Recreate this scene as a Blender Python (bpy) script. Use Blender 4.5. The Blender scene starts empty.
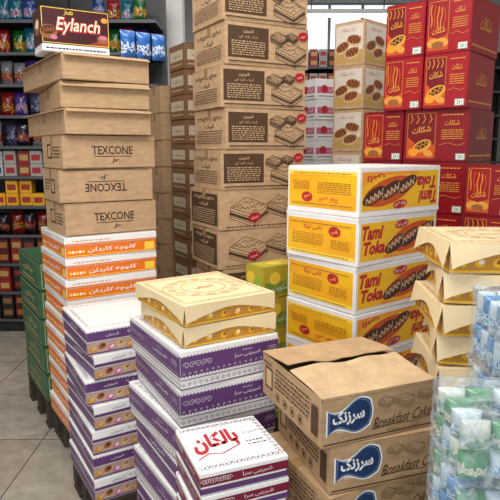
import bpy, bmesh, math, random
from mathutils import Vector, Matrix, noise
random.seed(7)
S=bpy.context.scene
COL=S.collection
F=560.0; PT=math.atan(100/560.0); CH=1.65
cp,sp=math.cos(PT),math.sin(PT)
try:
    S.view_settings.view_transform='Standard'
except Exception: pass

# ---------------- camera maths (used only for measuring sizes) -------------
def zof(py,Y):
    y=(250-py)/F
    return CH+Y*(-sp+y*cp)/(cp+y*sp)
def pt(px,py,Y):
    x=(px-250)/F; y=(250-py)/F
    t=Y/(cp+y*sp)
    return Vector((x*t,Y,CH+t*(-sp+y*cp)))
def solve(px,py,Y,th,xr=None,xl=None,w=None,d=None):
    P=pt(px,py,Y); a=math.radians(th)
    A=Vector((math.cos(a),math.sin(a),0)); B=Vector((-math.sin(a),math.cos(a),0))
    c0=P.y*cp-(P.z-CH)*sp
    def sol(D,x):
        k=x-250
        return (k*c0-F*P.x)/(F*D.x-k*D.y*cp)
    if w is None: w=sol(A,xr)
    if d is None: d=sol(B,xl)
    return P,w,d
# ---------------- materials ----------------
def hx(h):
    h=h.lstrip('#'); r=[int(h[i:i+2],16)/255 for i in (0,2,4)]
    return tuple(c/12.92 if c<=.04045 else ((c+.055)/1.055)**2.4 for c in r)
MC={}
def M(h,rough=.45,kind='card',metal=0):
    key=(h,rough,kind)
    if key in MC: return MC[key]
    m=bpy.data.materials.new('%s_%s'%(kind,h.strip('#'))); m.use_nodes=True
    nt=m.node_tree; b=nt.nodes['Principled BSDF']
    b.inputs['Roughness'].default_value=rough
    b.inputs['Metallic'].default_value=metal
    c=hx(h)
    tc=nt.nodes.new('ShaderNodeTexCoord'); n=nt.nodes.new('ShaderNodeTexNoise')
    mp=nt.nodes.new('ShaderNodeMapping')
    nt.links.new(tc.outputs['Object'],mp.inputs[0]); nt.links.new(mp.outputs[0],n.inputs['Vector'])
    r=nt.nodes.new('ShaderNodeValToRGB')
    k=.14 if kind=='kraft' else .04
    if kind=='kraft':
        mp.inputs['Scale'].default_value=(3,3,9); n.inputs['Scale'].default_value=6; n.inputs['Detail'].default_value=6
    elif kind=='wood':
        mp.inputs['Scale'].default_value=(2,20,20); n.inputs['Scale'].default_value=3; k=.3
    else:
        n.inputs['Scale'].default_value=9
    r.color_ramp.elements[0].position=.3; r.color_ramp.elements[1].position=.7
    r.color_ramp.elements[0].color=(*[x*(1-k) for x in c],1)
    r.color_ramp.elements[1].color=(*[min(1,x*(1+k)) for x in c],1)
    nt.links.new(n.outputs['Fac'],r.inputs[0]); nt.links.new(r.outputs[0],b.inputs['Base Color'])
    MC[key]=m; return m
def kraft(h='#b58d62'): return M(h,.75,'kraft')
def emis(name,col,st):
    m=bpy.data.materials.new(name); m.use_nodes=True; b=m.node_tree.nodes['Principled BSDF']
    b.inputs['Emission Color'].default_value=(*col,1); b.inputs['Emission Strength'].default_value=st
    return m
def bagmat(a,b_,c_,rough=.22):
    key=('bag',a,b_,c_)
    if key in MC: return MC[key]
    m=bpy.data.materials.new('bag_foil'); m.use_nodes=True; nt=m.node_tree; b=nt.nodes['Principled BSDF']
    b.inputs['Roughness'].default_value=rough
    tc=nt.nodes.new('ShaderNodeTexCoord'); sx=nt.nodes.new('ShaderNodeSeparateXYZ')
    nz=nt.nodes.new('ShaderNodeTexNoise'); nz.inputs['Scale'].default_value=5
    oi=nt.nodes.new('ShaderNodeObjectInfo'); nz.noise_dimensions='4D'; sc=nt.nodes.new('ShaderNodeMath'); sc.operation='MULTIPLY'; sc.inputs[1].default_value=20
    nt.links.new(oi.outputs['Random'],sc.inputs[0]); nt.links.new(sc.outputs[0],nz.inputs['W'])
    ad=nt.nodes.new('ShaderNodeMath'); ad.operation='MULTIPLY_ADD'; ad.inputs[1].default_value=.8
    nt.links.new(tc.outputs['Generated'],sx.inputs[0]); nt.links.new(tc.outputs['Generated'],nz.inputs['Vector'])
    nt.links.new(nz.outputs['Fac'],ad.inputs[0]); nt.links.new(sx.outputs['Z'],ad.inputs[2])
    r=nt.nodes.new('ShaderNodeValToRGB'); r.color_ramp.interpolation='CONSTANT'
    e=r.color_ramp.elements; e[0].color=(*hx(a),1); e[0].position=0
    e[1].position=.62; e[1].color=(*hx(b_),1)
    for p,c in ((.72,c_),(.8,b_),(.9,a)):
        q=e.new(p); q.color=(*hx(c),1)
    nt.links.new(ad.outputs[0],r.inputs[0]); nt.links.new(r.outputs[0],b.inputs['Base Color'])
    MC[key]=m; return m
# ---------------- mesh helpers ----------------
class MB:
    def __init__(s): s.v=[];s.f=[];s.mi=[];s.mats=[];s.smooth=[]
    def mid(s,m):
        if m not in s.mats: s.mats.append(m)
        return s.mats.index(m)
    def add(s,vs,fs,m,smooth=False):
        o=len(s.v); i=s.mid(m); s.v+=[tuple(v) for v in vs]
        for f in fs: s.f.append([o+k for k in f]); s.mi.append(i); s.smooth.append(smooth)
    def box(s,x0,y0,z0,x1,y1,z1,m,bev=0,mat4=None):
        bm=bmesh.new(); bmesh.ops.create_cube(bm,size=1)
        for v in bm.verts:
            v.co=Vector((x0 if v.co.x<0 else x1,y0 if v.co.y<0 else y1,z0 if v.co.z<0 else z1))
        if bev: bmesh.ops.bevel(bm,geom=bm.edges[:],offset=bev,segments=2,affect='EDGES')
        bm.verts.index_update()
        s.add([(mat4@v.co if mat4 else v.co.copy()) for v in bm.verts],[[v.index for v in f.verts] for f in bm.faces],m); bm.free()
    def prism(s,pts,nrm,t,m):
        n=len(pts); a=[Vector(p) for p in pts]; b=[p+Vector(nrm)*t for p in a]
        fs=[list(range(n)),list(range(2*n-1,n-1,-1))]+[[i,n+i,n+(i+1)%n,(i+1)%n] for i in range(n)]
        s.add(a+b,fs,m)
    def mesh(s,name):
        me=bpy.data.meshes.new(name); me.from_pydata(s.v,[],s.f)
        for m in s.mats: me.materials.append(m)
        me.polygons.foreach_set('material_index',s.mi); me.polygons.foreach_set('use_smooth',s.smooth)
        me.update(); return me
TG={}
def textgeo(t,bold):
    if (t,bold) in TG: return TG[(t,bold)]
    cu=bpy.data.curves.new('tmp','FONT'); cu.body=t; cu.resolution_u=2; cu.offset=bold
    ob=bpy.data.objects.new('tmp',cu); COL.objects.link(ob)
    dg=bpy.context.evaluated_depsgraph_get(); dg.update()
    me=bpy.data.meshes.new_from_object(ob.evaluated_get(dg))
    vs=[(v.co.x,v.co.y) for v in me.vertices]; fs=[list(p.vertices) for p in me.polygons]
    bpy.data.objects.remove(ob); bpy.data.curves.remove(cu); bpy.data.meshes.remove(me)
    if not vs: vs=[(0,0),(1,0),(1,1)];fs=[]
    x0=min(v[0] for v in vs);x1=max(v[0] for v in vs);y0=min(v[1] for v in vs);y1=max(v[1] for v in vs)
    vs=[((v[0]-x0)/(x1-x0)-.5,(v[1]-y0)/(y1-y0)-.5) for v in vs]
    TG[(t,bold)]=(vs,fs); return vs,fs
PF={'ا':(0xFE8D,0xFE8E),'ب':(0xFE8F,0xFE90,0xFE91,0xFE92),'ت':(0xFE95,0xFE96,0xFE97,0xFE98),'د':(0xFEA9,0xFEAA),'ر':(0xFEAD,0xFEAE),
'ز':(0xFEAF,0xFEB0),'س':(0xFEB1,0xFEB2,0xFEB3,0xFEB4),'ک':(0xFB8E,0xFB8F,0xFB90,0xFB91),'ل':(0xFEDD,0xFEDE,0xFEDF,0xFEE0),
'م':(0xFEE1,0xFEE2,0xFEE3,0xFEE4),'ن':(0xFEE5,0xFEE6,0xFEE7,0xFEE8),'و':(0xFEED,0xFEEE),'ه':(0xFEE9,0xFEEA,0xFEEB,0xFEEC),'ی':(0xFBFC,0xFBFD,0xFBFE,0xFBFF),
'ش':(0xFEB5,0xFEB6,0xFEB7,0xFEB8),'چ':(0xFB7A,0xFB7B,0xFB7C,0xFB7D),'ع':(0xFEC9,0xFECA,0xFECB,0xFECC),'ص':(0xFEB9,0xFEBA,0xFEBB,0xFEBC),'ح':(0xFEA1,0xFEA2,0xFEA3,0xFEA4)}
def fa(t):
    out=[]
    for i,ch in enumerate(t):
        if ch not in PF: out.append(ch); continue
        pj=i>0 and t[i-1] in PF and len(PF[t[i-1]])==4
        nj=i<len(t)-1 and t[i+1] in PF and len(PF[ch])==4
        k=PF[ch]; out.append(chr(k[3] if pj and nj else k[2] if nj else k[1] if pj else k[0]))
    return ''.join(reversed(out))
class Cv:
    """one printed face; coordinates are fractions of its width and height"""
    def __init__(s,W,H): s.W=W;s.H=H;s.it=[];s.k=0;s.off=0;s.flip=False
    def _a(s,vs,fs,m):
        s.k+=1
        vs=[(x,min(max(y,.0008),s.H-.0008)) for x,y in vs]
        if s.flip: vs=[(s.W-x,s.H-y) for x,y in vs]
        s.it.append((vs,fs,m,s.off,s.k))
    def rect(s,a,b,c,d,m): s._a([(a*s.W,b*s.H),(c*s.W,b*s.H),(c*s.W,d*s.H),(a*s.W,d*s.H)],[[0,1,2,3]],m)
    def poly(s,p,m): s._a([(x*s.W,y*s.H) for x,y in p],[list(range(len(p)))],m)
    def ell(s,x,y,rx,ry,m,rot=0,n=20):
        a=math.radians(rot); vs=[]
        for i in range(n):
            t=2*math.pi*i/n; u=rx*s.H*math.cos(t); v=ry*s.H*math.sin(t)
            vs.append((x*s.W+u*math.cos(a)-v*math.sin(a),y*s.H+u*math.sin(a)+v*math.cos(a)))
        s._a(vs,[list(range(n))],m)
    def text(s,t,x,y,w,h,m,rot=0,shear=0,bold=0.0):
        vs,fs=textgeo(t,bold); a=math.radians(rot); o=[]
        for u,v in vs:
            X=(u*w*s.W)+shear*v*h*s.H; Y=v*h*s.H
            o.append((x*s.W+X*math.cos(a)-Y*math.sin(a),y*s.H+X*math.sin(a)+Y*math.cos(a)))
        s._a(o,fs,m)
    def line(s,p,w,m,close=False):
        p=[Vector((x*s.W,y*s.H)) for x,y in p]
        if close: p.append(p[0])
        vs=[];fs=[]
        for a,b in zip(p,p[1:]):
            d=(b-a)
            if d.length<1e-6: continue
            d.normalize(); n=Vector((-d.y,d.x))*w/2; e=d*w*.35; k=len(vs)
            vs+=[tuple(a-e-n),tuple(b+e-n),tuple(b+e+n),tuple(a-e+n)]; fs.append([k,k+1,k+2,k+3])
        s._a(vs,fs,m)
    def ring(s,x,y,rx,ry,w,m,n=20,a0=0,a1=360):
        s.line([(x+rx*s.H/s.W*math.cos(math.radians(a0+(a1-a0)*i/n)),y+ry*math.sin(math.radians(a0+(a1-a0)*i/n))) for i in range(n+1)],w,m)
    def scroll(s,x,y,r,w,m,sg=1,tn=1.6):
        pts=[]
        for i in range(18):
            t=i/17; a=t*tn*2*math.pi; rr=r*(1-.8*t)
            pts.append((x+sg*rr*s.H/s.W*math.cos(a),y+rr*math.sin(a)))
        s.line(pts,w,m)
    def zig(s,x,y,L,a,w,m,rot=0,n=8):
        r=math.radians(rot); pts=[]
        for i in range(n+1):
            u=(-L+2*L*i/n)*s.H; v=(a if i%2 else -a)*s.H
            pts.append((x+(u*math.cos(r)-v*math.sin(r))/s.W,y+(u*math.sin(r)+v*math.cos(r))/s.H))
        s.line(pts,w,m)
    def lines_of_print(s,x,y,w,h,m,n=3,seed=1):
        R=random.Random(seed)
        for j in range(n):
            yy=y+h*(1-(j+.5)/n); u=x
            while u<x+w-.01:
                l=R.uniform(.015,.05); s.rect(u,yy-h/n*.2,min(u+l,x+w),yy+h/n*.2,m); u+=l+.012
    def cake(s,x,y,k,dk,fill,top,lw=.0038,band=.15):
        a=s.H/s.W
        def q(u,v): return (x+u*k*a,y+v*k)
        A,B,C,D,E,G,Hh=q(-1.1,.1),q(.3,-.35),q(1.1,.15),q(-.2,.6),q(-1.1,-.45),q(.3,-.95),q(1.1,-.4)
        s.poly([E,G,Hh,C,D,A],fill); s.poly([A,B,C,D],top)
        s.line([A,B,C,D],lw,dk,True); s.line([A,E,G,Hh,C],lw,dk); s.line([B,G],lw,dk)
        for f in (.28,.55,.8):
            L=lambda p,r:(p[0]+(r[0]-p[0])*f,p[1]+(r[1]-p[1])*f)
            s.line([L(A,E),L(B,G),L(C,Hh)],lw if f!=.55 else k*s.H*band,dk)
        for i in range(9):
            f=i/9; L=lambda p,r:(p[0]+(r[0]-p[0])*f,p[1]+(r[1]-p[1])*f)
            p0=L(A,B); s.line([(p0[0],p0[1]-.02*k),(p0[0]+.03*k*a,p0[1]-.5*k*(.5+.5*(i%2)))],lw*.5,dk)
        for u,v in ((-.6,.15),(-.25,.3),(.2,.05),(.5,.2),(-.15,.0),(.1,.3),(-.45,.02),(.3,-.15),(.75,.12),(-.8,.1)):
            s.line([q(u-.14,v),q(u+.02,v+.09),q(u+.16,v)],lw,dk)
def bake(mb,cv,face,w,d,h):
    for vs,fs,m,off,k in cv.it:
        o=off+.0006+.00005*k
        if face=='front': P=[(-w/2+u,-d/2-o,v) for u,v in vs]
        elif face=='back': P=[(w/2-u,d/2+o,v) for u,v in vs]
        elif face=='left': P=[(-w/2-o,d/2-u,v) for u,v in vs]
        elif face=='right': P=[(w/2+o,-d/2+u,v) for u,v in vs]
        else: P=[(-w/2+u,-d/2+v,h+.0002+.000008*k) for u,v in vs]
        mb.add(P,fs,m)
def artmesh(w,d,h,front=None,left=None,top=None,both=True,flip=False):
    mb=MB()
    if front:
        c=Cv(w,h); c.flip=flip; front(c); bake(mb,c,'front',w,d,h)
        if both: bake(mb,c,'back',w,d,h)
    if left:
        c=Cv(d,h); c.flip=flip; left(c); bake(mb,c,'left',w,d,h)
        if both: bake(mb,c,'right',w,d,h)
    if top:
        c=Cv(w,d); top(c); bake(mb,c,'top',w,d,h)
    return mb.mesh('printed_artwork')
# bodies
def carton(w,d,h,m,mdark,flapgap=.003,tape=None,flaps=None):
    b=MB(); t=.003
    b.box(-w/2,-d/2,0,w/2,d/2,h-t,m,.003)
    b.box(-w/2+.001,-d/2+.001,h-t-.0006,w/2-.001,-flapgap/2,h-.0004,m,.0008)
    b.box(-w/2+.001,flapgap/2,h-t-.0006,w/2-.001,d/2-.001,h-.0004,m,.0008)
    b.box(-w/2+.01,-flapgap/2-.001,h-t-.001,w/2-.01,flapgap/2+.001,h-t-.0001,mdark)
    out=[('body',b.mesh('carton_body'))]
    if tape:
        k=MB(); tw=.024
        k.box(-w/2-.0012,-tw,h-.0006,w/2+.0012,tw,h+.0002,tape)
        for sx in (-1,1):
            x=sx*(w/2+.0007); k.box(min(x,x+sx*.0006),-tw,h-.06,max(x,x+sx*.0006),tw,h,tape)
        out.append(('packing_tape',k.mesh('packing_tape')))
    if flaps:
        for (edge,L,ang) in flaps:
            k=MB(); 
            if edge=='front': mt=Matrix.Translation((0,-d/2,h-.005))@Matrix.Rotation(math.radians(ang),4,'X'); k.box(-w/2+.004,-L,0,w/2-.004,0,.003,m,mat4=mt)
            else: mt=Matrix.Translation((-w/2,0,h-.005))@Matrix.Rotation(math.radians(-ang),4,'Y'); k.box(-L,-d/2+.004,0,0,d/2-.004,.003,m,mat4=mt)
            out.append(('carton_flap',k.mesh('carton_flap')))
    return out
INS=.003
def lidbox(w,d,h,mt,ml,f=.4):
    b=MB(); b.box(-w/2+INS,-d/2+INS,0,w/2-INS,d/2-INS,h-.004,mt,.002)
    l=MB(); l.box(-w/2,-d/2,h*(1-f),w/2,d/2,h-.0003,ml,.0022)
    return [('body',b.mesh('tray_body')),('lid',l.mesh('box_lid'))]
KC={}
def kind(name,w,d,h):
    key=(name,round(w,3),round(d,3),round(h,3))
    if key not in KC: KC[key]=KIND[name](w,d,h)
    return KC[key]
def place(parts,loc,rot,name,label,cat,group=None,tilt=(0,0),sc=None):
    root=bpy.data.objects.new(name,parts[0][1]); COL.objects.link(root)
    root.location=loc; root.rotation_euler=(tilt[0],tilt[1],math.radians(rot))
    if sc: root.scale=sc
    root['label']=label; root['category']=cat
    if group: root['group']=group
    for p in parts[1:]:
        o=bpy.data.objects.new(p[0],p[1]); o.parent=root; COL.objects.link(o)
        if len(p)>2: o['label']=p[2]
    return root
wood=M('#3b3128',.8,'wood')
def pallet(P,th,w,d,h,m=wood,label='dark slatted wooden pallet under a stack of boxes'):
    b=MB(); t=min(.018,h*.25)
    n=max(3,int(d/.11))
    for i in range(n):
        y0=-d/2+i*d/n; b.box(-w/2,y0,h-t,w/2,y0+d/n*.82,h,m,.001)
        if i in (0,n//2,n-1): b.box(-w/2,y0,0,w/2,y0+d/n*.82,t,m,.001)
    for sx in (-1,0,1):
        for sy in (-1,0,1):
            cx=sx*(w/2-.045); cy=sy*(d/2-.04)
            b.box(cx-.04,cy-.035,t,cx+.04,cy+.035,h-t,m,.001)
    a=math.radians(th)
    c=Vector((P.x,P.y,0))+Vector((math.cos(a),math.sin(a),0))*w/2+Vector((-math.sin(a),math.cos(a),0))*d/2
    place([('b',b.mesh('pallet'))],(c.x,c.y,0.0),th,'pallet',label,'pallet','pallets')
def stack(kn,P,th,w,d,h,n,name,label,cat,group,jit=1.0,tofloor=True,pal=None,offs=None,gap=.0015):
    a=math.radians(th); A=Vector((math.cos(a),math.sin(a),0)); B=Vector((-math.sin(a),math.cos(a),0))
    C=P+A*w/2+B*d/2
    R=random.Random(int(abs(P.x)*1000)+n)
    if tofloor:
        n=int((P.z-.06)/h)
    for i in range(n):
        z=P.z-(i+1)*h
        k=kn if isinstance(kn,str) else kn[i%len(kn)]
        o=offs[i] if offs and i<len(offs) else (R.uniform(-.004,.004)*jit,R.uniform(-.004,.004)*jit,R.uniform(-.9,.9)*jit)
        q=C+A*o[0]+B*o[1]
        place(kind(k,w,d,h-gap),(q.x,q.y,z),th+o[2],name,label,cat,group)
    zb=P.z-n*h
    if tofloor: pallet(P,th,w,d,zb-.001)
    return C

# ---------------- colours ----------------
WH=M('#e9e7e4',.35); OR=M('#e8751c',.4); PU=M('#5f3a6e',.4); INK=M('#3e2a1c',.7); DK=M('#4a3220',.7); DKL=M('#6b5136',.7)
CR=M('#e2cda2',.45); GO=M('#c08a35',.45); RED=M('#860c1b',.33); RED2=M('#a01320',.33); YE=M('#efb81c',.35); YL=M('#f6d34a',.35)
GOLD=M('#d8973a',.4); CHO=M('#4a2412',.3); CHL=M('#9a5a34',.3); BL=M('#17335c',.4); BLK=M('#1c1a1a',.5); GRN=M('#2f7a46',.4)
PK=M('#c56a8a',.4); TAPE=M('#a5835a',.22); LB=M('#cfae82',.6); ORY=M('#f0962a',.35); TXR=M('#b3202a',.4); DOR=M('#c8501c',.35)
CRM=M('#f3e3bf',.4); BRT=M('#a06a1c',.4)
KIND={}
def k_orange(w,d,h):
    def side(c,t):
        c.off=-INS; c.rect(.01,.05,.99,.6,OR); c.text(t,.5,.33,.52,.26,WH,shear=.2,bold=.02)
        for i in range(5): c.ell(.05+i*.035,.3,.07,.07,WH if i%2 else YL,n=10)
        c.rect(.86,.14,.97,.5,YL); c.rect(.03,.1,.97,.13,YL)
        c.off=0; c.rect(0,.64,1,.7,OR); c.lines_of_print(.08,.76,.4,.1,GO,1,3)
    return lidbox(w,d,h,WH,WH,.38)+[('printed_artwork',artmesh(w,d,h,lambda c:side(c,fa('کلوچه کاردان')),lambda c:side(c,fa('کلوچه'))))]
KIND['orange']=k_orange
def k_purple(w,d,h):
    def side(c,t,n):
        c.off=-INS
        c.rect(0,.02,1,.05,PU)
        for i in range(n*3): c.scroll((i+.5)/(n*3),.13,.05,.0015,PU,1 if i%2 else -1,1.1)
        c.off=0
        c.rect(0,.27,1,.29,PU); c.rect(0,.34,1,.88,PU)
        for i in range(n*5): c.ell((i+.5)/(n*5),.88,.032,.032,WH,n=8); c.ell((i+.5)/(n*5),.34,.032,.032,WH,n=8)
        for i in range(n*3): c.scroll((i+.5)/(n*3),.435,.035,.0011,WH,1 if i%2 else -1,1.1)
        c.text(t,.66,.64,.27,.12,WH,shear=.3); c.text('Pastry',.66,.76,.1,.05,WH,shear=.3)
        for i in range(n-1): c.scroll(.05+i*.055,.65,.09,.0013,WH,1 if i%2 else -1,1.3)
        c.scroll(.9,.65,.09,.0013,WH,1,1.3); c.scroll(.95,.65,.09,.0013,WH,-1,1.3)
    def top(c):
        for y in (.08,.92):
            for i in range(18): c.scroll(.05+i*.053,y,.022,.0018,PU,1 if i%2 else -1,1.2)
        for x in (.06,.94):
            for i in range(14): c.scroll(x,.14+i*.055,.022,.0018,PU,1 if i%2 else -1,1.2)
        c.text(fa('شیرینی سرا'),.5,.5,.4,.12,PU)
    return lidbox(w,d,h,WH,WH,.76)+[('printed_artwork',artmesh(w,d,h,lambda c:side(c,fa('شیرینی سرا'),6),lambda c:side(c,fa('شیرینی'),7),top))]
KIND['purple']=k_purple
def mk_picture(full):
  def k_picture(w,d,h):
    def front(c):
        c.off=-INS; c.rect(0,.04,1,.5,M('#b89a8a',.4))
        for i in range(9):
            x=.07+i*.108; c.ell(x,.22+.1*(i%2),.16,.12,[GO,CHL,PK,LB][i%4],20*i); c.ell(x+.01,.25+.1*(i%2),.09,.05,[LB,CHO,WH,CHL][i%4],30)
        c.rect(0,.04,1,.1,PU)
        c.off=0
        if full:
            c.rect(0,.56,1,.92,PU)
            for i in range(24): c.ell((i+.5)/24,.92,.03,.03,WH,n=8)
            c.text(fa('شیرینی'),.3,.74,.16,.14,WH)
            for i in range(6): c.scroll(.5+i*.07,.74,.07,.0012,WH,1 if i%2 else -1,1.1)
        else:
            c.rect(0,.56,1,.68,PU); c.text(fa('شیرینی'),.3,.82,.16,.14,PU)
            for i in range(8): c.scroll(.45+i*.07,.84,.06,.0012,PU,1 if i%2 else -1,1.1)
    def left(c):
        c.off=-INS; c.rect(0,.06,1,.46,PU); c.off=0
        c.rect(0,.58,1,.9,PU); c.text(fa('شیرینی'),.5,.75,.3,.16,WH)
        for i in range(24): c.ell((i+.5)/24,.9,.03,.03,WH,n=8)
    def top(c):
        for y in (.08,.92):
            for i in range(16): c.scroll(.05+i*.06,y,.022,.0018,PU,1 if i%2 else -1,1.2)
        for i in range(12): c.scroll(.06,.15+i*.06,.022,.0018,PU,1 if i%2 else -1,1.2)
    return lidbox(w,d,h,WH,WH,.48)+[('printed_artwork',artmesh(w,d,h,front,left,top))]
  return k_picture
KIND['picture']=mk_picture(False); KIND['picturefull']=mk_picture(True)
MAR=M('#7a1430',.4)
def k_script(w,d,h):
    def front(c):
        c.off=-INS; c.rect(0,.05,1,.3,PU); c.off=0
        c.rect(0,.42,1,.8,MAR); c.text(fa('شیرینی سرا'),.64,.61,.34,.22,WH)
        for i in range(8): c.scroll(.04+i*.04,.61,.13,.0016,WH,1 if i%2 else -1,1.3)
    def top(c):
        c.text(fa('بالکان'),.36,.58,.56,.4,TXR,shear=.2,bold=.05,rot=8); c.line([(.07,.26),(.2,.34),(.36,.3),(.6,.42)],.005,TXR)
        c.text(fa('شیرینی سرا'),.8,.66,.2,.1,PU); c.lines_of_print(.68,.34,.22,.14,PU,2,3)
        for i in range(16):
            for y in (.08,.92): c.scroll(.05+i*.06,y,.04,.002,PU,1 if i%2 else -1,1.2)
        for i in range(10): c.scroll(.95,.15+i*.08,.035,.002,PU,1 if i%2 else -1,1.2)
    return lidbox(w,d,h,WH,WH,.6)+[('printed_artwork',artmesh(w,d,h,front,front,top))]
KIND['script']=k_script
def mk_cream(sk):
    def k_cream(w,d,h):
        b=MB(); b.box(-w/2+.006,-d/2+.006,0,w/2-.006,d/2-.006,h-.004,CR,.002)
        l=MB(); l.box(-w/2,-d/2,h-.003,w/2,d/2,h-.0003,CR,.001)
        def flap(fn,L,nr):
            n=16; low=[]
            for i in range(n+1):
                u=i/n; low.append((u*L*(.97)+.015*L,h*(.16+.5*min(1,2.4*min(u,1-u))**.8)))
            pts=[(0,h-.003)]+low+[(L,h-.003)]
            l.prism([fn(u,v) for u,v in pts],nr,.0012,CR)
        flap(lambda u,v:(-w/2+u,-d/2-(h-v)*sk,v),w,(0,1,0))
        flap(lambda u,v:(w/2-u,d/2+(h-v)*sk,v),w,(0,-1,0))
        flap(lambda u,v:(-w/2-(h-v)*sk,d/2-u,v),d,(1,0,0))
        flap(lambda u,v:(w/2+(h-v)*sk,-d/2+u,v),d,(-1,0,0))
        def side(c,n):
            c.off=-.0055
            c.rect(.02,.03,.98,.62,GO); c.rect(.02,.03,.98,.1,YE)
            for i in range(6):
                x=.12+i*.15; c.ell(x,.34,.16,.14,YE,15*i); c.ell(x+.01,.37,.09,.07,WH if i%2 else CHL,15*i)
            c.text(fa('نان'),.5,.2,.1,.2,TXR)
        def top(c):
            for i in range(13):
                for y in (.07,.93): c.scroll(.06+i*.073,y,.035,.0022,GO,1 if i%2 else -1,1.3)
            for i in range(10):
                for x in (.05,.95): c.scroll(x,.16+i*.075,.03,.0022,GO,1 if i%2 else -1,1.3)
            c.ring(.5,.5,.2,.2,.003,GO); c.text(fa('شیرینی'),.5,.5,.22,.1,TXR); c.ring(.5,.5,.38,.3,.002,GO)
            for i in range(14):
                a=i*.449; c.scroll(.5+.3*math.cos(a)*c.H/c.W,.5+.28*math.sin(a),.05,.0024,GO,1 if i%2 else -1)
        return [('body',b.mesh('tray_body')),('lid',l.mesh('box_lid')),('printed_artwork',artmesh(w,d,h,lambda c:side(c,9),lambda c:side(c,8),top))]
    return k_cream
KIND['cream']=mk_cream(.07); KIND['creamflare']=mk_cream(.2)
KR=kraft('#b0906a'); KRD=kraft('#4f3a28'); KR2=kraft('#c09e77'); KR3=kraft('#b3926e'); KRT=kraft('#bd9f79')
def bakery_art(w,d,h):
    def front(c):
        def arc(g):
            n=12; x0,x1=.05,.40
            lo=[(x0-g+(x1-x0+2*g)*i/n-.012*math.sin(math.pi*i/n),.24+.1*i/n-g*2.2+.09*math.sin(2*math.pi*i/n)) for i in range(n+1)]
            hi=[(x1+g-(x1-x0+2*g)*i/n,.84-.1*i/n+g*2.2+.1*math.sin(2*math.pi*i/n)) for i in range(n+1)]
            sd=[(x1+g+.025*math.sin(math.pi*i/5),.34+.5*i/5) for i in range(1,5)]
            return lo+sd+hi
        c.poly(arc(.013),WH); c.poly(arc(0),BL); c.line(arc(-.012),.0015,M('#7f9cc0',.4),True)
        c.text(fa('سرزنک'),.225,.56,.27,.32,WH,bold=.04,rot=4); c.text('Since',.16,.3,.07,.05,WH,shear=.2)
        c.text('Breakfast Cake',.71,.34,.53,.23,DK,shear=.45,rot=3,bold=.004); c.line([(.45,.2),(.6,.23),(.8,.2),(.97,.26)],.0022,DK)
        c.line([(.48,.46),(.45,.38),(.46,.24),(.51,.22)],.0025,DK)
        c.rect(.02,.05,.98,.08,DK)
        for x,y,k in ((.55,.75,.17),(.72,.72,.2),(.9,.77,.17)): c.cake(x,y,k,DKL,KR2,KRT,.0014,.07)
        c.text(fa('کیک صبحانه'),.7,.13,.3,.08,DK)
    def left(c):
        c.rect(.06,.25,.2,.75,DK); c.rect(.08,.3,.18,.7,LB)
        for i in range(4): c.ring(.3+i*.13,.22,.1,.1,.0022,DK,10); c.rect(.285+i*.13,.17,.315+i*.13,.27,DK)
        c.lines_of_print(.26,.4,.58,.48,DK,5,5); c.rect(.87,.2,.96,.8,DK); c.lines_of_print(.05,.8,.15,.1,DK,1,5)
    return front,left
def k_bakery(w,d,h):
    f,l=bakery_art(w,d,h)
    return carton(w,d,h,KR,KRD,tape=TAPE)+[('printed_artwork',artmesh(w,d,h,f,l))]
KIND['bakery']=k_bakery
def crumpled(w0,y0,w1,y1,m,seed,amp):
    """thin flap with a slightly buckled free edge"""
    k=MB(); nx,ny=14,6; vs=[];fs=[]
    for t in (0,.003):
        for j in range(ny+1):
            for i in range(nx+1):
                x=w0+(w1-w0)*i/nx; y=y0+(y1-y0)*j/ny; f=abs((y-(y0 if abs(y0)<abs(y1) else y1)))/abs(y1-y0)
                vs.append((x,y,t+amp*f*(noise.noise(Vector((x*14,y*8,seed)))+.35)))
    N=(nx+1)*(ny+1)
    for j in range(ny):
        for i in range(nx):
            a=j*(nx+1)+i; q=[a,a+1,a+nx+2,a+nx+1]; fs.append(q[::-1]); fs.append([N+p for p in q])
    ring=[i for i in range(nx+1)]+[j*(nx+1)+nx for j in range(1,ny+1)]+[ny*(nx+1)+i for i in range(nx-1,-1,-1)]+[j*(nx+1) for j in range(ny-1,0,-1)]
    for a,b in zip(ring,ring[1:]+ring[:1]): fs.append([a,b,N+b,N+a])
    k.add(vs,fs,m); return k
def k_bakeryopen(w,d,h):
    f,l=bakery_art(w,d,h)
    b=MB(); b.box(-w/2,-d/2,0,w/2,d/2,h-.006,KR,.002)
    for x0,y0,x1,y1 in ((-w/2,-d/2,w/2,-d/2+.003),(-w/2,d/2-.003,w/2,d/2),(-w/2,-d/2,-w/2+.003,d/2),(w/2-.003,-d/2,w/2,d/2)):
        b.box(x0,y0,h-.007,x1,y1,h,KR)
    b.box(-w/2+.004,-d/2+.004,h-.0075,w/2-.004,d/2-.004,h-.0055,KRD)  # dark colour of this sheet paints the shade inside the open carton
    out=[('body',b.mesh('carton_body'))]
    for sy,ang in ((-1,2.0),(1,4.5)):
        mt=Matrix.Translation((0,sy*d/2,h))@Matrix.Rotation(math.radians(-sy*ang),4,'X')
        k=crumpled(-w/2+.001,0,w/2-.001,d/2-.003,KRT,1.3,.012) if sy<0 else crumpled(-w/2-.002,-d/2+.006,w/2+.004,0,KR,4.7,.012)
        k.v=[tuple(mt@Vector(v)) for v in k.v]
        out.append(('carton_flap',k.mesh('carton_flap')))
    return out+[('printed_artwork',artmesh(w,d,h,f,l))]
KIND['bakeryopen']=k_bakeryopen
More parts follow.
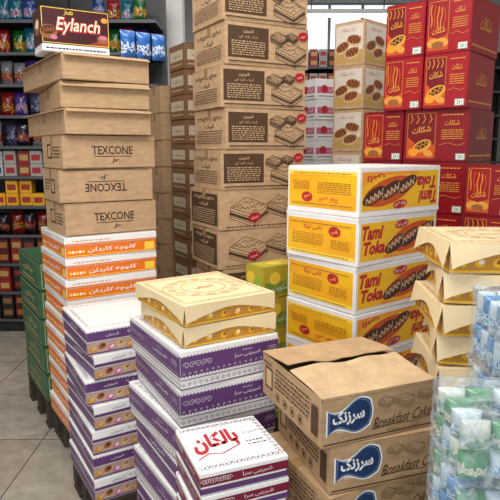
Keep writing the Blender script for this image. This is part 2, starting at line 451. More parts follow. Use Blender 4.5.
def mk_yellow(fl):
    def k_yellow(w,d,h):
        def front(c):
            c.rect(.03,.1,.97,.88,YE); c.poly([(.03,.1),(.7,.1),(.97,.4),(.97,.1)],ORY); c.rect(.3,.1,.97,.17,ORY)
            c.text('Tami',.16,.68,.25,.3,TXR,shear=.25,bold=.05); c.text('Toka',.19,.36,.27,.28,TXR,shear=.25,bold=.05)
            c.ell(.66,.5,.8,.27,DOR,12)
            for i in range(3):
                x=.45+i*.19; y=.38+i*.1
                c.ell(x,y,.38,.15,CHO,22); c.ell(x-.008,y+.05,.26,.06,CHL,22); c.zig(x,y+.02,.3,.06,.003,CRM,22,9)
            c.ell(.52,.79,.24,.09,TXR,6); c.text(fa('تامی توکا'),.52,.79,.14,.1,WH,rot=6)
            c.text(fa('تامی'),.82,.22,.2,.16,TXR,bold=.03)
        def left(c):
            c.rect(.03,.1,.97,.88,M('#eeab1c',.35)); c.rect(.03,.1,.97,.18,YL)
            c.poly([(.03,.2),(.5,.2),(.3,.34),(.03,.6)],YE); c.poly([(.97,.88),(.6,.88),(.8,.6),(.97,.5)],YE)
            c.ell(.7,.66,.17,.11,TXR); c.text(fa('تامی'),.7,.66,.09,.1,YL)
            c.text(fa('تامی توکا'),.4,.7,.26,.12,TXR,bold=.02)
            c.lines_of_print(.1,.32,.45,.26,BRT,6,2); c.lines_of_print(.66,.3,.24,.2,BRT,5,12)
            c.rect(.08,.79,.92,.805,CHL); c.lines_of_print(.1,.12,.8,.05,BRT,1,7)
        b=MB(); b.box(-w/2,-d/2,0,w/2,d/2,h-.0003,WH,.004)
        l=MB(); z0,z1=(h*.93,h) if not fl else (0,h*.07)
        l.box(-w/2-.001,-d/2-.001,z0,w/2+.001,d/2+.001,z1,WH,.002)
        return [('body',b.mesh('box_body')),('lid',l.mesh('box_lid')),('printed_artwork',artmesh(w,d,h,front,left,flip=fl))]
    return k_yellow
KIND['yellow']=mk_yellow(False); KIND['yellowflip']=mk_yellow(True)
TB=M('#4f3620',.7)
def k_tall(w,d,h):
    def front(c):
        c.rect(.03,.17,.5,.9,TB)
        c.text(fa('شیرین'),.265,.79,.12,.09,LB,bold=.02); c.text(fa('کیک لایه ای'),.265,.66,.22,.07,LB); c.lines_of_print(.07,.22,.39,.36,LB,7,9)
        c.cake(.77,.42,.4,DK,LB,KR2); c.cake(.62,.72,.22,DK,LB,KR2); c.cake(.78,.76,.16,DK,LB,KR2)
        c.ell(.92,.8,.15,.11,TXR,8); c.text(fa('شیرین'),.92,.8,.06,.07,WH,rot=8); c.rect(.03,.07,.97,.1,DK)
    def left(c):
        c.text('High Light',.5,.76,.75,.13,DK,shear=.1,bold=.01); c.text(fa('کیک'),.5,.57,.3,.12,DK,bold=.03); c.lines_of_print(.1,.12,.8,.36,DK,6,4)
    return carton(w,d,h,KR2,KRD,tape=TAPE)+[('printed_artwork',artmesh(w,d,h,front,left))]
KIND['tall']=k_tall
def k_tall2(w,d,h):
    def front(c):
        c.cake(.36,.52,.5,DK,LB,KR2); c.ell(.42,.3,.19,.12,TXR,8); c.text(fa('شیرین'),.42,.3,.09,.09,WH,rot=8); c.cake(.75,.6,.38,DK,LB,KR2)
        c.lines_of_print(.08,.05,.8,.06,DK,1,6)
    def left(c):
        c.rect(.06,.1,.94,.9,TB); c.text('High Light',.5,.78,.66,.1,LB,bold=.01); c.text(fa('کیک'),.5,.62,.3,.1,LB,bold=.03); c.lines_of_print(.12,.14,.76,.38,LB,7,4)
    return carton(w,d,h,KR2,KRD,tape=TAPE)+[('printed_artwork',artmesh(w,d,h,front,left))]
KIND['tall2']=k_tall2
KIND['plain']=lambda w,d,h:carton(w,d,h,KR3,KRD,tape=TAPE)
KIND['plainflap']=lambda w,d,h:carton(w,d,h,KR3,KRD,tape=TAPE,flaps=[('front',.028,28),('left',.03,18)])
KIND['plainflap2']=lambda w,d,h:carton(w,d,h,KR,KRD,tape=TAPE,flaps=[('front',.035,38)])
def mk_tea(fl):
    def k_tea(w,d,h):
        def front(c):
            c.text('TEXCONE',.52,.56,.44,.26,INK,bold=.02); c.text('Jr.',.56,.24,.1,.15,INK,shear=.3,bold=.02); c.rect(.32,.36,.72,.385,INK)
            c.rect(.03,.02,.97,.035,KRD)
        def left(c):
            c.rect(.25,.3,.5,.75,INK); c.rect(.29,.36,.46,.69,KR3); c.lines_of_print(.56,.3,.3,.4,INK,4,4)
        return carton(w,d,h,KR3,KRD,tape=TAPE)+[('printed_artwork',artmesh(w,d,h,front,left,flip=fl))]
    return k_tea
KIND['tea']=mk_tea(False); KIND['teaflip']=mk_tea(True)
def mk_red(RD,DR,var):
  def k_red(w,d,h):
    def left(c):
        c.rect(.06,.07,.5,.93,DR); c.line([(.06,.07),(.5,.07),(.5,.93),(.06,.93)],.0022,GOLD,True)
        if var==0:
            c.poly([(.06,.07),(.5,.07),(.5,.3),(.38,.4),(.24,.3),(.06,.48)],DOR)
            c.ell(.3,.3,.2,.11,GOLD,25); c.ell(.3,.32,.15,.06,CHO,25); c.zig(.3,.32,.13,.04,.004,GOLD,25,6); c.ell(.16,.18,.1,.08,ORY,0); c.ell(.4,.16,.1,.06,GOLD,-20)
            c.text(fa('شکلات'),.28,.62,.3,.12,GOLD,bold=.02,rot=8)
            for i in range(4): c.line([(.1+i*.1,.74),(.14+i*.1,.82),(.11+i*.1,.9)],.004,ORY if i%2 else GOLD)
        else:
            for i in range(5):
                x=.11+i*.075; n=7
                c.line([(x+.015*math.sin(j*.9+i),.5+.38*j/n-(.02*i)) for j in range(n+1)],.005,[GOLD,DOR,ORY][i%3])
            c.poly([(.06,.07),(.5,.07),(.5,.34),(.28,.24),(.06,.34)],DOR)
            c.text(fa('شکلات'),.28,.42,.3,.12,GOLD,bold=.02,rot=8); c.ell(.17,.2,.12,.08,GOLD,10); c.ell(.38,.2,.12,.08,GOLD,-10); c.ell(.28,.15,.12,.07,CHL)
        c.text(fa('شکلات'),.75,.74,.22,.1,GOLD,bold=.01); c.lines_of_print(.6,.42,.32,.2,GOLD,5,8)
        c.line([(.57,.32),(.7,.36),(.84,.31),(.95,.35)],.002,GOLD); c.lines_of_print(.6,.86,.32,.05,GOLD,1,5)
    def front(c):
        c.text(fa('شکلات'),.5,.55,.4,.24,GOLD,bold=.02); c.rect(.05,.1,.95,.13,GOLD)
    t=MB(); x=-w/2-.004
    t.box(x,-d/2+.012,.01,x+.001,-d/2+.062,.045,WH)
    c=Cv(d,h); c.off=.0035; c.text('251',1-(.037)/d,.0275/h,.03/d,.017/h,GRN,bold=.02); c.line([(1-.06/d,.012/h),(1-.014/d,.012/h),(1-.014/d,.043/h),(1-.06/d,.043/h)],.0025,GRN,True)
    bake(t,c,'left',w,d,h)
    b=MB(); b.box(-w/2,-d/2,0,w/2,d/2,h-.002,RD,.004); b.box(-w/2+.001,-d/2+.001,h-.004,w/2-.001,-.001,h,RD,.001); b.box(-w/2+.001,.001,h-.004,w/2-.001,d/2-.001,h,RD,.001)
    return [('body',b.mesh('carton_body')),('printed_artwork',artmesh(w,d,h,front,left)),('price_tag',t.mesh('price_tag'),'white price tag with green figures')]
  return k_red
DR=M('#74101a',.33); DR2=M('#96161c',.33)
KIND['red']=mk_red(RED,DR,0); KIND['redb']=mk_red(RED,DR2,1); KIND['redbright']=mk_red(RED2,DR2,1); KIND['redbright2']=mk_red(RED2,DR,0)
def k_choc(w,d,h):
    def left(c):
        c.rect(.06,.08,.94,.92,M('#d9cfc0',.4)); c.rect(.06,.08,.94,.34,M('#c09a55',.4))
        for x,y,r in ((.28,.42,20),(.66,.56,-10),(.6,.28,12)):
            c.ell(x,y,.22,.13,LB,r); c.ell(x,y+.02,.19,.1,CHL,r); c.zig(x,y+.02,.17,.07,.006,CHO,r,7)
        c.text(fa('کیک شکلات'),.45,.81,.5,.1,TXR)
    b=MB(); b.box(-w/2,-d/2,0,w/2,d/2,h-.002,KR2,.003); b.box(-w/2+.001,-d/2+.001,h-.004,w/2-.001,d/2-.001,h,KR2,.001)
    return [('body',b.mesh('carton_body')),('printed_artwork',artmesh(w,d,h,left,left))]
KIND['choc']=k_choc
def k_pink(w,d,h):
    def s(c):
        c.rect(.05,.3,.95,.62,PK); c.ell(.3,.5,.2,.2,TXR); c.text(fa('کیک'),.65,.46,.4,.2,WH); c.lines_of_print(.1,.1,.8,.12,BL,1,3)
    b=MB(); b.box(-w/2,-d/2,0,w/2,d/2,h-.002,WH,.003); b.box(-w/2+.001,-d/2+.001,h-.004,w/2-.001,d/2-.001,h,WH,.001)
    return [('body',b.mesh('carton_body')),('printed_artwork',artmesh(w,d,h,s,s))]
KIND['pink']=k_pink
def k_smallbrown(w,d,h):
    BR=kraft('#7a5638')
    def s(c):
        c.rect(.08,.35,.92,.75,M('#c4b59c',.5)); c.text(fa('بیسکویت'),.5,.55,.6,.2,CHO); c.lines_of_print(.1,.12,.8,.14,LB,1,3)
    return carton(w,d,h,BR,KRD)+[('printed_artwork',artmesh(w,d,h,s,s))]
KIND['smallbrown']=k_smallbrown
def k_green(w,d,h):
    G=M('#2a5f3c',.45)
    def s(c):
        c.line([(.05,.08),(.95,.08),(.95,.92),(.05,.92)],.003,LB,True); c.text(fa('چای'),.5,.55,.5,.3,LB); c.lines_of_print(.2,.15,.6,.15,LB,1,3)
    b=MB(); b.box(-w/2,-d/2,0,w/2,d/2,h-.002,G,.004); b.box(-w/2+.001,-d/2+.001,h-.004,w/2-.001,-.001,h,G,.001); b.box(-w/2+.001,.001,h-.004,w/2-.001,d/2-.001,h,G,.001)
    return [('body',b.mesh('carton_body')),('printed_artwork',artmesh(w,d,h,s,s))]
KIND['green']=k_green
def k_lemon(w,d,h):
    def s(c):
        c.rect(.04,.08,.96,.5,M('#7f9a35',.4)); c.ell(.3,.62,.22,.2,YL); c.ell(.7,.5,.2,.2,M('#9fbf3a',.4)); c.text(fa('بیسکویت'),.5,.3,.5,.24,WH)
    def top(c):
        c.line([(.04,.04),(.96,.04),(.96,.96),(.04,.96)],.006,GRN,True); c.ell(.5,.5,.3,.2,YL)
    Yg=M('#c2ae38',.4)
    b=MB(); b.box(-w/2,-d/2,0,w/2,d/2,h-.002,Yg,.003); b.box(-w/2+.001,-d/2+.001,h-.004,w/2-.001,d/2-.001,h,Yg,.001)
    return [('body',b.mesh('carton_body')),('printed_artwork',artmesh(w,d,h,s,s,top))]
KIND['lemon']=k_lemon
def k_eyl(w,d,h):
    DB=M('#42161a',.35)
    def front(c):
        c.rect(0,.17,1,1,DB); c.poly([(.6,.17),(1,.17),(1,.42),(.8,.3)],M('#8a3a30',.4)); c.line([(.01,.2),(.99,.2),(.99,.97),(.01,.97)],.0025,YL,True)
        c.ell(.1,.44,.2,.16,M('#8a5a2a',.4),10); c.ell(.1,.48,.17,.1,CHO,10); c.zig(.1,.48,.13,.05,.003,CHL,10,7); c.ell(.17,.32,.08,.05,PK)
        c.text('Eylanch',.54,.58,.66,.42,TXR,shear=.2,bold=.07); c.text('Eylanch',.54,.59,.64,.38,CRM,shear=.2,bold=.01)
        c.text('Juda',.4,.88,.13,.12,YL,shear=.3); c.ell(.9,.36,.14,.1,CHL); c.ell(.9,.4,.1,.05,PK); c.ell(.93,.8,.08,.06,GOLD)
        c.lines_of_print(.05,.04,.9,.08,BL,1,2)
    b=MB(); b.box(-w/2,-d/2,0,w/2,d/2,h-.002,WH,.004); b.box(-w/2+.001,-d/2+.001,h-.004,w/2-.001,d/2-.001,h,CHO,.001)
    return [('body',b.mesh('carton_body')),('printed_artwork',artmesh(w,d,h,front,lambda c:(c.rect(0,.17,1,1,DB),c.ell(.5,.6,.3,.2,CHL),c.ell(.5,.65,.2,.1,CRM))))]
KIND['eyl']=k_eyl

# ---------------- stacks ----------------
def st(kn,px,py,Y,th,xr,xl,h,n,name,label,cat,group,w=None,d=None,**k):
    P,w,d=solve(px,py,Y,th,xr,xl,w,d)
    stack(kn,P,th,w,d,h,n,name,label,cat,group,**k)
    return P,w,d
def on(px,Y,z):
    c=Y*cp-(z-CH)*sp
    return Vector(((px-250)/F*c,Y,z))
def solve2(P,th,xr,xl):
    a=math.radians(th); A=Vector((math.cos(a),math.sin(a),0)); B=Vector((-math.sin(a),math.cos(a),0))
    c0=P.y*cp-(P.z-CH)*sp
    s=lambda D,x:((x-250)*c0-F*P.x)/(F*D.x-(x-250)*D.y*cp)
    return s(A,xr),s(B,xl)
def dirs(th):
    a=math.radians(th); return Vector((math.cos(a),math.sin(a),0)),Vector((-math.sin(a),math.cos(a),0))
YO=2.7
Po,wo,do=st('orange',64,238,YO,33,156,40,.108,0,'pastry_box','flat white pastry box with orange band, stacked on a pallet','box','orange and white pastry boxes')
zt=Po.z
z1=zof(134,YO); P=on(59,YO+.02,z1); w,d=solve2(P,33,153,41); hh=(z1-zt)/3
stack(['tea','teaflip','tea'],P,33,w,d,hh,3,'kraft_carton','brown cardboard carton with dark printed lettering, above the orange boxes','carton','lettered kraft cartons',tofloor=False,
   offs=[(.006,0,1.2),(-.006,.004,-1.5),(.004,0,.5)],gap=.004)
z2=zof(50,YO); P=on(60,YO+.01,z2); w,d=solve2(P,31,149,29); h3=(z2-z1)/3
stack(['plainflap','plainflap2','plainflap'],P,31,w,d,h3,3,'kraft_carton','plain brown cardboard carton with a taped seam and loose flaps','carton','plain kraft cartons',tofloor=False,
      offs=[(-.018,0,3),(.022,.012,-4),(-.012,.0,2)],gap=.004)
PC=P.copy(); A_,B_=dirs(31)
z3=zof(3,YO); P=on(40,YO+.02,z3); w,d=solve2(P,31,108,27)
stack('eyl',P,31,w,.2,z3-z2-.002,1,'snack_display_box','dark brown snack box with cream and red lettering','box','snack boxes',tofloor=False)
# purple
Pp,wp,dp=st(['purple','purple','purple','picture','purple','picture'],180,352,1.72,31,278,130,.138,0,'pastry_box','white pastry box with purple band and scroll print','box','purple and white pastry boxes',
   offs=[(0,0,0),(.012,.004,-2.5),(-.006,.012,2),(.006,0,-1),(0,.006,1)])
P=on(183,1.74,Pp.z+.15); w,d=solve2(P,31,276,139)
stack('cream',P,31,w,d,.075,2,'pastry_box','shallow cream pastry box with gold scroll ornaments','box','cream ornamented pastry boxes',tofloor=False,offs=[(-.008,0,2.5),(.003,.0,-1)],gap=.003)
st(['picturefull','picture','picturefull','picture','picture'],86,331,2.2,31,0,62,.112,0,'pastry_box','white and purple pastry box with printed pastry pictures','box','pictured pastry boxes',w=.36,
   offs=[(0,0,0),(.012,.0,3),(-.006,.006,-2),(.008,0,1.5)])
st('script',200,474,1.37,22,0,0,.07,0,'pastry_box','low white pastry box with red script on the lid','box','red script pastry boxes',w=.262,d=.262,
   offs=[(0,0,0),(.003,0,.6),(-.003,0,-.6)])
Pd,wd,dd=st(['bakeryopen','bakery','bakery','bakery','bakery','bakery','bakery'],322,400,1.45,22,436,263,.15,0,'kraft_carton','kraft carton with blue logo label and cake drawings','carton','blue logo kraft cartons',
   offs=[(0,0,0),(.045,-.012,-4),(.01,.0,4)])
st(['yellowflip','yellow','yellow','yellowflip','yellow'],360,167,2.3,38,441,288,(zof(167,2.3)-zof(363,2.3))/4,0,'cake_box','white edged yellow cake box with printed chocolate cakes','box','yellow cake boxes',
   offs=[(0,0,0),(-.004,.002,1),(.005,0,-1)])
st(['tall','tall','tall','tall','tall','tall2','tall2'],222,-27,3.2,28,308,192,(zof(-27,3.2)-zof(270,3.2))/7,0,'kraft_carton','large kraft carton with brown label and cake line drawing','carton','tall kraft carton stack',
   offs=[(0,0,0),(.01,0,1),(-.008,0,-1),(.006,0,1.5),(-.01,0,-1),(-.035,0,1),(-.03,0,-1)])
st('smallbrown',184,42,4.0,30,0,169,.17,0,'brown_carton','small dark brown carton with pale label','carton','small brown cartons',w=.3)
st('plain',160,85,4.3,30,0,148,.2,0,'kraft_carton','plain brown cardboard carton in a tall stack','carton','rear kraft cartons',w=.22)
st('choc',366,18,4.05,45,388,335,(zof(18,4.05)-zof(160,4.05))/4+.06,0,'cake_carton','tan carton with white panel and chocolate cake picture','carton','chocolate picture cartons')
st('pink',316,78,4.6,25,345,302,.16,0,'cake_carton','white carton with pink and red print','carton','white and pink cartons')
st('green',38,262,3.12,33,0,18,.17,0,'tea_carton','dark green carton with pale border print','carton','green cartons',w=.34,gap=.005)
st('lemon',264,268,2.8,38,0,246,.17,0,'biscuit_carton','yellow and green printed carton','carton','yellow green cartons',w=.26)
st('creamflare',445,240,1.7,-8,0,0,(zof(240,1.7)-zof(396,1.7))/5,0,'pastry_box','cream pastry box with gold ornament and flared lid flaps','box','tall cream pastry box stack',w=.36,d=.36,gap=.004,
   offs=[(-.008,0,6),(.016,0,-4),(-.014,0,5),(.010,.0,-5),(-.006,0,3)])
hr=(zof(50,3.0)-zof(107,3.0)); TH=50
top=zof(107,3.0)+2*hr
RL='glossy red carton with gold printed panel and price tag'
P=on(474,3.0,top); w2,d2=solve2(P,TH,520,428)
stack(['redbright','redbright2'],P,TH,.42,d2,hr,2,'red_carton',RL,'carton','red cartons',tofloor=False,jit=1.6)
A,B=dirs(TH)
P1=P+B*(d2+.01); w1,d1=solve2(P1,TH,520,387)
stack(['redbright2','redbright'],P1,TH,.42,d1,hr,2,'red_carton',RL,'carton','red cartons',tofloor=False,jit=.8)
P=on(470,3.02,top-2*hr); w2,d2=solve2(P,TH,520,405)
stack(['red','redb'],P,TH,.42,d2,hr,0,'red_carton',RL,'carton','red cartons')
P1=P+B*(d2+.008); w1,d1=solve2(P1,TH,520,364)
stack(['redb','red'],P1,TH,.42,d1,hr,0,'red_carton',RL,'carton','red cartons',jit=.5)
P=on(517,2.72,zof(165,2.72))
stack(['redb','red'],P,TH,.15,.24,hr*.9,0,'red_carton',RL,'carton','red cartons',jit=.5)

# ---------------- bags / shelf goods ----------------
def bag(w,h,t,m,n=8,rp=.22):
    b=MB()
    for sgn in (-1,1):
        vs=[];fs=[]
        for j in range(n+1):
            for i in range(n+1):
                u=i/n*2-1; v=j/n*2-1
                th=t/2*math.sqrt(max(0,1-abs(u)**2.5))*math.sqrt(max(0,1-abs(v)**3))*(1+rp*math.sin(7*u+5*v))
                pin=1-.06*(1-abs(v))
                vs.append((u*w/2*pin,sgn*th,(v+1)/2*h))
        for j in range(n):
            for i in range(n):
                q=[j*(n+1)+i,j*(n+1)+i+1,(j+1)*(n+1)+i+1,(j+1)*(n+1)+i]
                fs.append(q if sgn<0 else q[::-1])
        b.add(vs,fs,m,True)
    return b.mesh('snack_bag')
def smallbox(w,h,d,m,m2):
    b=MB(); b.box(-w/2,-d/2,0,w/2,d/2,h,m,.003); b.box(-w*.36,-d/2-.001,h*.25,w*.36,-d/2+.001,h*.7,m2)
    return b.mesh('snack_packet')
pal=[('#3a2266','#806a98','#a06a14'),('#0e2c66','#6a80a8','#901414'),('#3c3c58','#240c3c','#9090a8'),('#0c4c20','#a08c18','#881a1a'),('#701010','#a87028','#200c06'),
     ('#14101a','#701a30','#8a5c18'),('#6e6e74','#781414','#906010'),('#084c60','#6a9098','#901454')]
bags=[bag(.113,.222,.07,bagmat(*p,.14)) for p in pal]
sb=[smallbox(.105,.11,.1,M(a,.4),M(b_,.4)) for a,b_ in (('#d89c10','#932a16'),('#98928c','#981820'),('#480c14','#a06020'),('#1a161a','#802828'),('#881818','#b09050'),('#a8a6a2','#163e80'),('#241410','#806038'))]
metal=M('#17171a',.4); railm=M('#4a4a4e',.5)
def rack(x0,x1,Y,zs,top,dep,label):
    b=MB(); b.box(x0,Y+dep-.02,0,x1,Y+dep,top,metal)
    n=max(1,round((x1-x0)/.9))
    for i in range(n+1):
        x=x0+(x1-x0)*i/n; b.box(x-.02,Y+dep-.07,0,x+.02,Y+dep-.02,top,metal)
    b.box(x0,Y+.02,0,x1,Y+dep-.02,.08,metal)
    r=bpy.data.objects.new('shelf_rack',b.mesh('shelf_rack')); COL.objects.link(r)
    r['label']=label; r['category']='shelf'; r['group']='store shelving'
    for z in zs:
        s=MB(); s.box(x0+.005,Y,z-.02,x1-.005,Y+dep-.021,z,metal,.002); s.box(x0+.005,Y-.006,z-.022,x1-.005,Y,z+.004,railm)
        o=bpy.data.objects.new('shelf',s.mesh('shelf')); o.parent=r; COL.objects.link(o)
zs=[.12,.38,.64,.90,1.16,1.42,1.68,1.94,2.20,2.46,2.72]
rack(-3.4,-.78,4.95,zs,3.0,.45,'dark metal store shelving filled with snack packets')
rows={0:('b',[2,3,6]),1:('b',[2,3,6,4]),2:('b',[2,3,4]),3:('g',[4,5,5]),4:('b',[0,0,0,0]),5:('b',[1,4,5,1]),6:('g',[2,0,6,5]),7:('g',[0,2,7,4,5]),8:('g',[0,2,1,4,6]),9:('g',[0,1,3,7,4]),10:('g',[3,1,4,7])}
R=random.Random(5)
for zi,z in enumerate(zs):
    x=-2.35
    while x<-.85:
        hid=(-1.78<x<-1.3) or (z<1.4 and x>-1.78) 
        if not hid:
            kd,ch=rows[zi]; c=R.choice(ch)
            if kd=='g':
                place([('b',bags[c])],(x,5.01+R.uniform(0,.09),z+.001),R.uniform(-9,9),'snack_bag','shiny printed snack bag on a store shelf','snack','snack bags on shelves',sc=(R.uniform(.92,.99),1,R.uniform(.85,1)))
            else:
                rr=R.uniform(-1.5,1.5); yo=R.uniform(0,.04)
                for q in ((0,1) if R.random()<.88 else (0,)):
                    place([('b',sb[c])],(x,5.02+yo,z+.001+q*.1115),rr,'snack_packet','small printed packet on a store shelf','packet','packets on shelves')
        x+=.118
zs2=[.3,.75,1.2,1.5,1.8,2.1,2.4,2.7]
rack(.2,3.4,7.5,zs2,2.95,.45,'tall store shelving with packets by the rear wall')
for z in zs2[3:]:
    x=.7
    while x<2.0:
        c=R.choice([1,1,4,5,2])
        for q in (0,1): place([('b',sb[c])],(x,7.56,z+.001+q*.1115),0,'snack_packet','small printed packet on a store shelf','packet','packets on rear shelves')
        x+=.12
bb=bag(.078,.13,.05,bagmat('#2a62a8','#c6d2de','#1b458a'))
for i in range(3):
    q=PC+A_*(.345+i*.085)+B_*(.05+.01*i)
    place([('b',bb)],(q.x-.0,q.y,z2+.002),31+i*4,'snack_bag','blue and white snack bag standing on a carton','snack','blue snack bags')

# ---------------- shrink wrapped packs ----------------
film=bpy.data.materials.new('plastic_film'); film.use_nodes=True; nt=film.node_tree
for n in list(nt.nodes): nt.nodes.remove(n)
o=nt.nodes.new('ShaderNodeOutputMaterial'); mx=nt.nodes.new('ShaderNodeMixShader'); tr=nt.nodes.new('ShaderNodeBsdfTransparent'); gl=nt.nodes.new('ShaderNodeBsdfPrincipled')
gl.inputs['Base Color'].default_value=(.58,.68,.74,1); gl.inputs['Roughness'].default_value=.1
nz=nt.nodes.new('ShaderNodeTexNoise'); nz.inputs['Scale'].default_value=16; nz.inputs['Detail'].default_value=5; nz.inputs['Distortion'].default_value=1.6
rp=nt.nodes.new('ShaderNodeMapRange'); rp.inputs[1].default_value=.44; rp.inputs[2].default_value=.72; rp.inputs[3].default_value=.14; rp.inputs[4].default_value=.62
bp=nt.nodes.new('ShaderNodeBump'); bp.inputs['Strength'].default_value=.9; bp.inputs['Distance'].default_value=.03
tc=nt.nodes.new('ShaderNodeTexCoord')
nt.links.new(tc.outputs['Object'],nz.inputs['Vector']); nt.links.new(nz.outputs['Fac'],rp.inputs[0]); nt.links.new(nz.outputs['Fac'],bp.inputs['Height'])
nt.links.new(bp.outputs[0],gl.inputs['Normal']); nt.links.new(rp.outputs[0],mx.inputs[0]); nt.links.new(tr.outputs[0],mx.inputs[1]); nt.links.new(gl.outputs[0],mx.inputs[2]); nt.links.new(mx.outputs[0],o.inputs[0])
def filmmesh(w,d,h):
    b=MB(); bm=bmesh.new(); bmesh.ops.create_cube(bm,size=1); bmesh.ops.subdivide_edges(bm,edges=bm.edges[:],cuts=25,use_grid_fill=True)
    for v in bm.verts:
        p=v.co.copy(); n=noise.noise(p*8)*.006
        v.co=Vector((p.x*w,p.y*d,(p.z+.5)*h)); 
        q=Vector((p.x,p.y,p.z)).normalized(); v.co-=Vector((q.x,q.y,q.z if p.z>0 else 0))*(.002+abs(n)+(.010 if max(abs(p.x),abs(p.y))>.47 and p.z>.47 else 0))
    bm.verts.index_update(); b.add([v.co for v in bm.verts],[[v.index for v in f.verts] for f in bm.faces],film,True); bm.free()
    return b.mesh('plastic_wrap')
def pouch(mat,w,h,t):
    me=bag(w,h,t,mat,18,.08); me.name='pouch'; return me
def pack(cx,cy,z,w,d,h,th,cols,label):
    nx,ny=max(2,round(w/.05)),max(2,round(d/.05)); nz_=2
    root=place([('f',filmmesh(w,d,h))],(cx,cy,z),th,'shrink_wrapped_pack',label,'pack','shrink wrapped packs')
    ms=[pouch(c,w/nx*.97,(h-.025)/nz_*.98,d/ny*.9) for c in cols]
    for a in range(nx):
        for b_ in range(ny):
            for c in range(nz_):
                if 0<a<nx-1 and 0<b_<ny-1: continue
                o=bpy.data.objects.new('pouch',ms[(a*2+b_+c)%len(ms)]); o.parent=root; COL.objects.link(o)
                o.location=(-w/2+(a+.5)*w/nx*.95+.007,-d/2+(b_+.5)*d/ny*.95+.007,.006+c*(h-.025)/nz_); o.rotation_euler=(0,0,.1*math.sin(a*5+b_*3+c))
b1=bagmat('#4f86b8','#c4d6e2','#2a5c9a'); b2=bagmat('#bccdd6','#6aa2c8','#dbe4e8'); g1=bagmat('#4f8f60','#c6d2c8','#b4a078'); g2=bagmat('#c6cec2','#6fa074','#7aa6c6')
hp=.2
z=zof(306,1.16)
n=int((z-.05)/hp)
for i in range(n):
    pack(.715,1.28,z-(i+1)*hp,.3,.24,hp-.003,-4,[b1,b2] if i%2==0 else [b2,b1,g2],'crumpled clear film pack of blue and white pouches')
pallet(Vector((.565,1.17,0)),-4,.3,.22,z-n*hp-.004)
hp=.14; z=zof(412,.93); n=int((z-.05)/hp)
for i in range(n):
    pack(.465,1.01,z-(i+1)*hp,.175,.2,hp-.003,-3,[g1,g2,b2] if i%2==0 else [b2,g1,b1],'crumpled clear film pack of green and white pouches')
pallet(Vector((.378,.92,0)),-3,.175,.18,z-n*hp-.004)

# ---------------- room ----------------
def struct(name,b,):
    o=bpy.data.objects.new(name,b.mesh(name)); COL.objects.link(o); o['kind']='structure'; o['label']=name.replace('_',' '); return o
CZ=3.9
fm=bpy.data.materials.new('floor_tile'); fm.use_nodes=True; nt=fm.node_tree; pb=nt.nodes['Principled BSDF']; pb.inputs['Roughness'].default_value=.08
tc=nt.nodes.new('ShaderNodeTexCoord'); br=nt.nodes.new('ShaderNodeTexBrick'); br.offset=0; br.inputs['Scale'].default_value=1
br.inputs['Brick Width'].default_value=.6; br.inputs['Row Height'].default_value=.6; br.inputs['Mortar Size'].default_value=.004
br.inputs['Color1'].default_value=(*hx('#a99f92'),1); br.inputs['Color2'].default_value=(*hx('#b2a99b'),1); br.inputs['Mortar'].default_value=(*hx('#6a645c'),1)
nz=nt.nodes.new('ShaderNodeTexNoise'); nz.inputs['Scale'].default_value=9; nz.inputs['Detail'].default_value=9; nz.inputs['Roughness'].default_value=.7
rr_=nt.nodes.new('ShaderNodeValToRGB'); rr_.color_ramp.elements[0].position=.35; rr_.color_ramp.elements[0].color=(.48,.45,.41,1); rr_.color_ramp.elements[1].position=.65
mx=nt.nodes.new('ShaderNodeMixRGB'); mx.blend_type='MULTIPLY'; mx.inputs[0].default_value=.6
nt.links.new(tc.outputs['Object'],br.inputs['Vector']); nt.links.new(tc.outputs['Object'],nz.inputs['Vector']); nt.links.new(br.outputs['Color'],mx.inputs[1]); nt.links.new(nz.outputs['Fac'],rr_.inputs[0]); nt.links.new(rr_.outputs[0],mx.inputs[2]); nt.links.new(mx.outputs[0],pb.inputs['Base Color'])
b=MB(); b.box(-4,-2,-.1,4,9,0,fm); struct('floor',b)
wm=M('#b9b7b2',.8); cm=M('#c9c9c8',.8)
b=MB(); b.box(-4,9,0,4,9.1,CZ,wm); struct('wall_back',b)
b=MB(); b.box(-4.1,-2,0,-4,9,CZ,wm); struct('wall_left',b)
b=MB(); b.box(4,-2,0,4.1,9,CZ,wm); struct('wall_right',b)
b=MB(); b.box(-4,-2,CZ,4,9,CZ+.1,cm); struct('ceiling',b)
b=MB(); b.box(-.86,5.6,0,-.64,5.8,CZ,M('#dad9d5',.6),.005); struct('trim_1',b)
b=MB(); gm=emis('window_daylight',(.85,.93,1),1.0); fr=M('#7f868a',.4)
b.box(.2,8.97,3.1,3.2,8.985,3.8,gm)
for i in range(7):
    x=.2+i*.5; b.box(x-.02,8.94,3.08,x+.02,8.97,3.82,fr)
for zz in (3.08,3.8): b.box(.18,8.945,zz,3.22,8.972,zz+.03,fr)
struct('window_1',b)
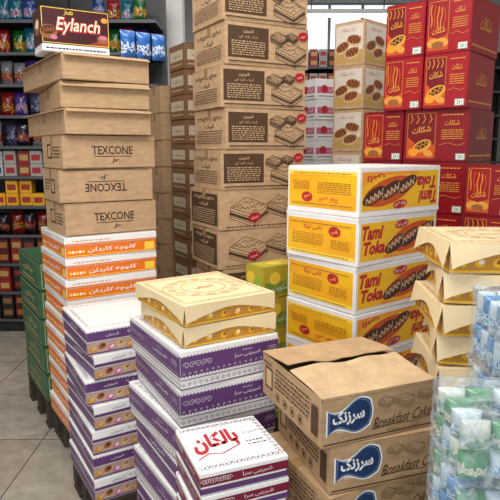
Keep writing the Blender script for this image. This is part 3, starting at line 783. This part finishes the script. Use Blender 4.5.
lampm=emis('lamp_glow',(1,.98,.95),7)
for (x,y,zc) in ((-1.6,2.5,CZ),(0,2.5,CZ),(1.6,2.5,CZ),(-1.2,6.2,CZ),(1.2,6.2,CZ),(0,.2,CZ),(1.35,8.2,3.55)):
    b=MB(); b.box(-.62,-.09,zc-.06,.62,.09,zc-.001,WH,.004)
    if zc<CZ:
        for sx in (-.5,.5): b.box(sx-.006,-.006,zc-.002,sx+.006,.006,CZ,metal)
    r=bpy.data.objects.new('ceiling_lamp',b.mesh('ceiling_lamp')); COL.objects.link(r); r.location=(x,y,0)
    r['label']='white rectangular fluorescent ceiling lamp'; r['category']='lamp'; r['group']='ceiling lamps'
    t=MB(); t.box(-.6,-.07,zc-.075,.6,.07,zc-.059,lampm); o=bpy.data.objects.new('lamp_tube',t.mesh('lamp_tube')); o.parent=r; COL.objects.link(o)
def area(loc,rot,sx,sy,e,c=(1,1,1)):
    l=bpy.data.lights.new('light','AREA'); l.shape='RECTANGLE'; l.size=sx; l.size_y=sy; l.energy=e; l.color=c
    o=bpy.data.objects.new('ceiling_light',l); COL.objects.link(o); o.location=loc; o.rotation_euler=rot
area((-.6,1.0,3.75),(math.radians(12),0,0),2.4,1.0,104,(1,.98,.95))
area((0,3.8,3.8),(0,0,0),4,1.0,50,(1,.98,.95))
area((0,6.5,3.85),(0,0,0),5,1.2,38,(.97,.98,1))
area((-.8,-1.8,2.1),(math.radians(80),0,math.radians(-8)),3.5,2.0,80,(.95,.97,1))  # unseen lamp added behind the camera for shop-window daylight, not on the ceiling
w=bpy.data.worlds.new('world'); S.world=w; w.use_nodes=True
w.node_tree.nodes['Background'].inputs[0].default_value=(.92,.95,1,1); w.node_tree.nodes['Background'].inputs[1].default_value=.48
cam=bpy.data.cameras.new('camera'); co=bpy.data.objects.new('camera',cam); COL.objects.link(co)
co.location=(0,0,CH); co.rotation_euler=(math.pi/2-PT,0,0); cam.sensor_width=36; cam.lens=F/500*36; cam.clip_start=.05
S.camera=co
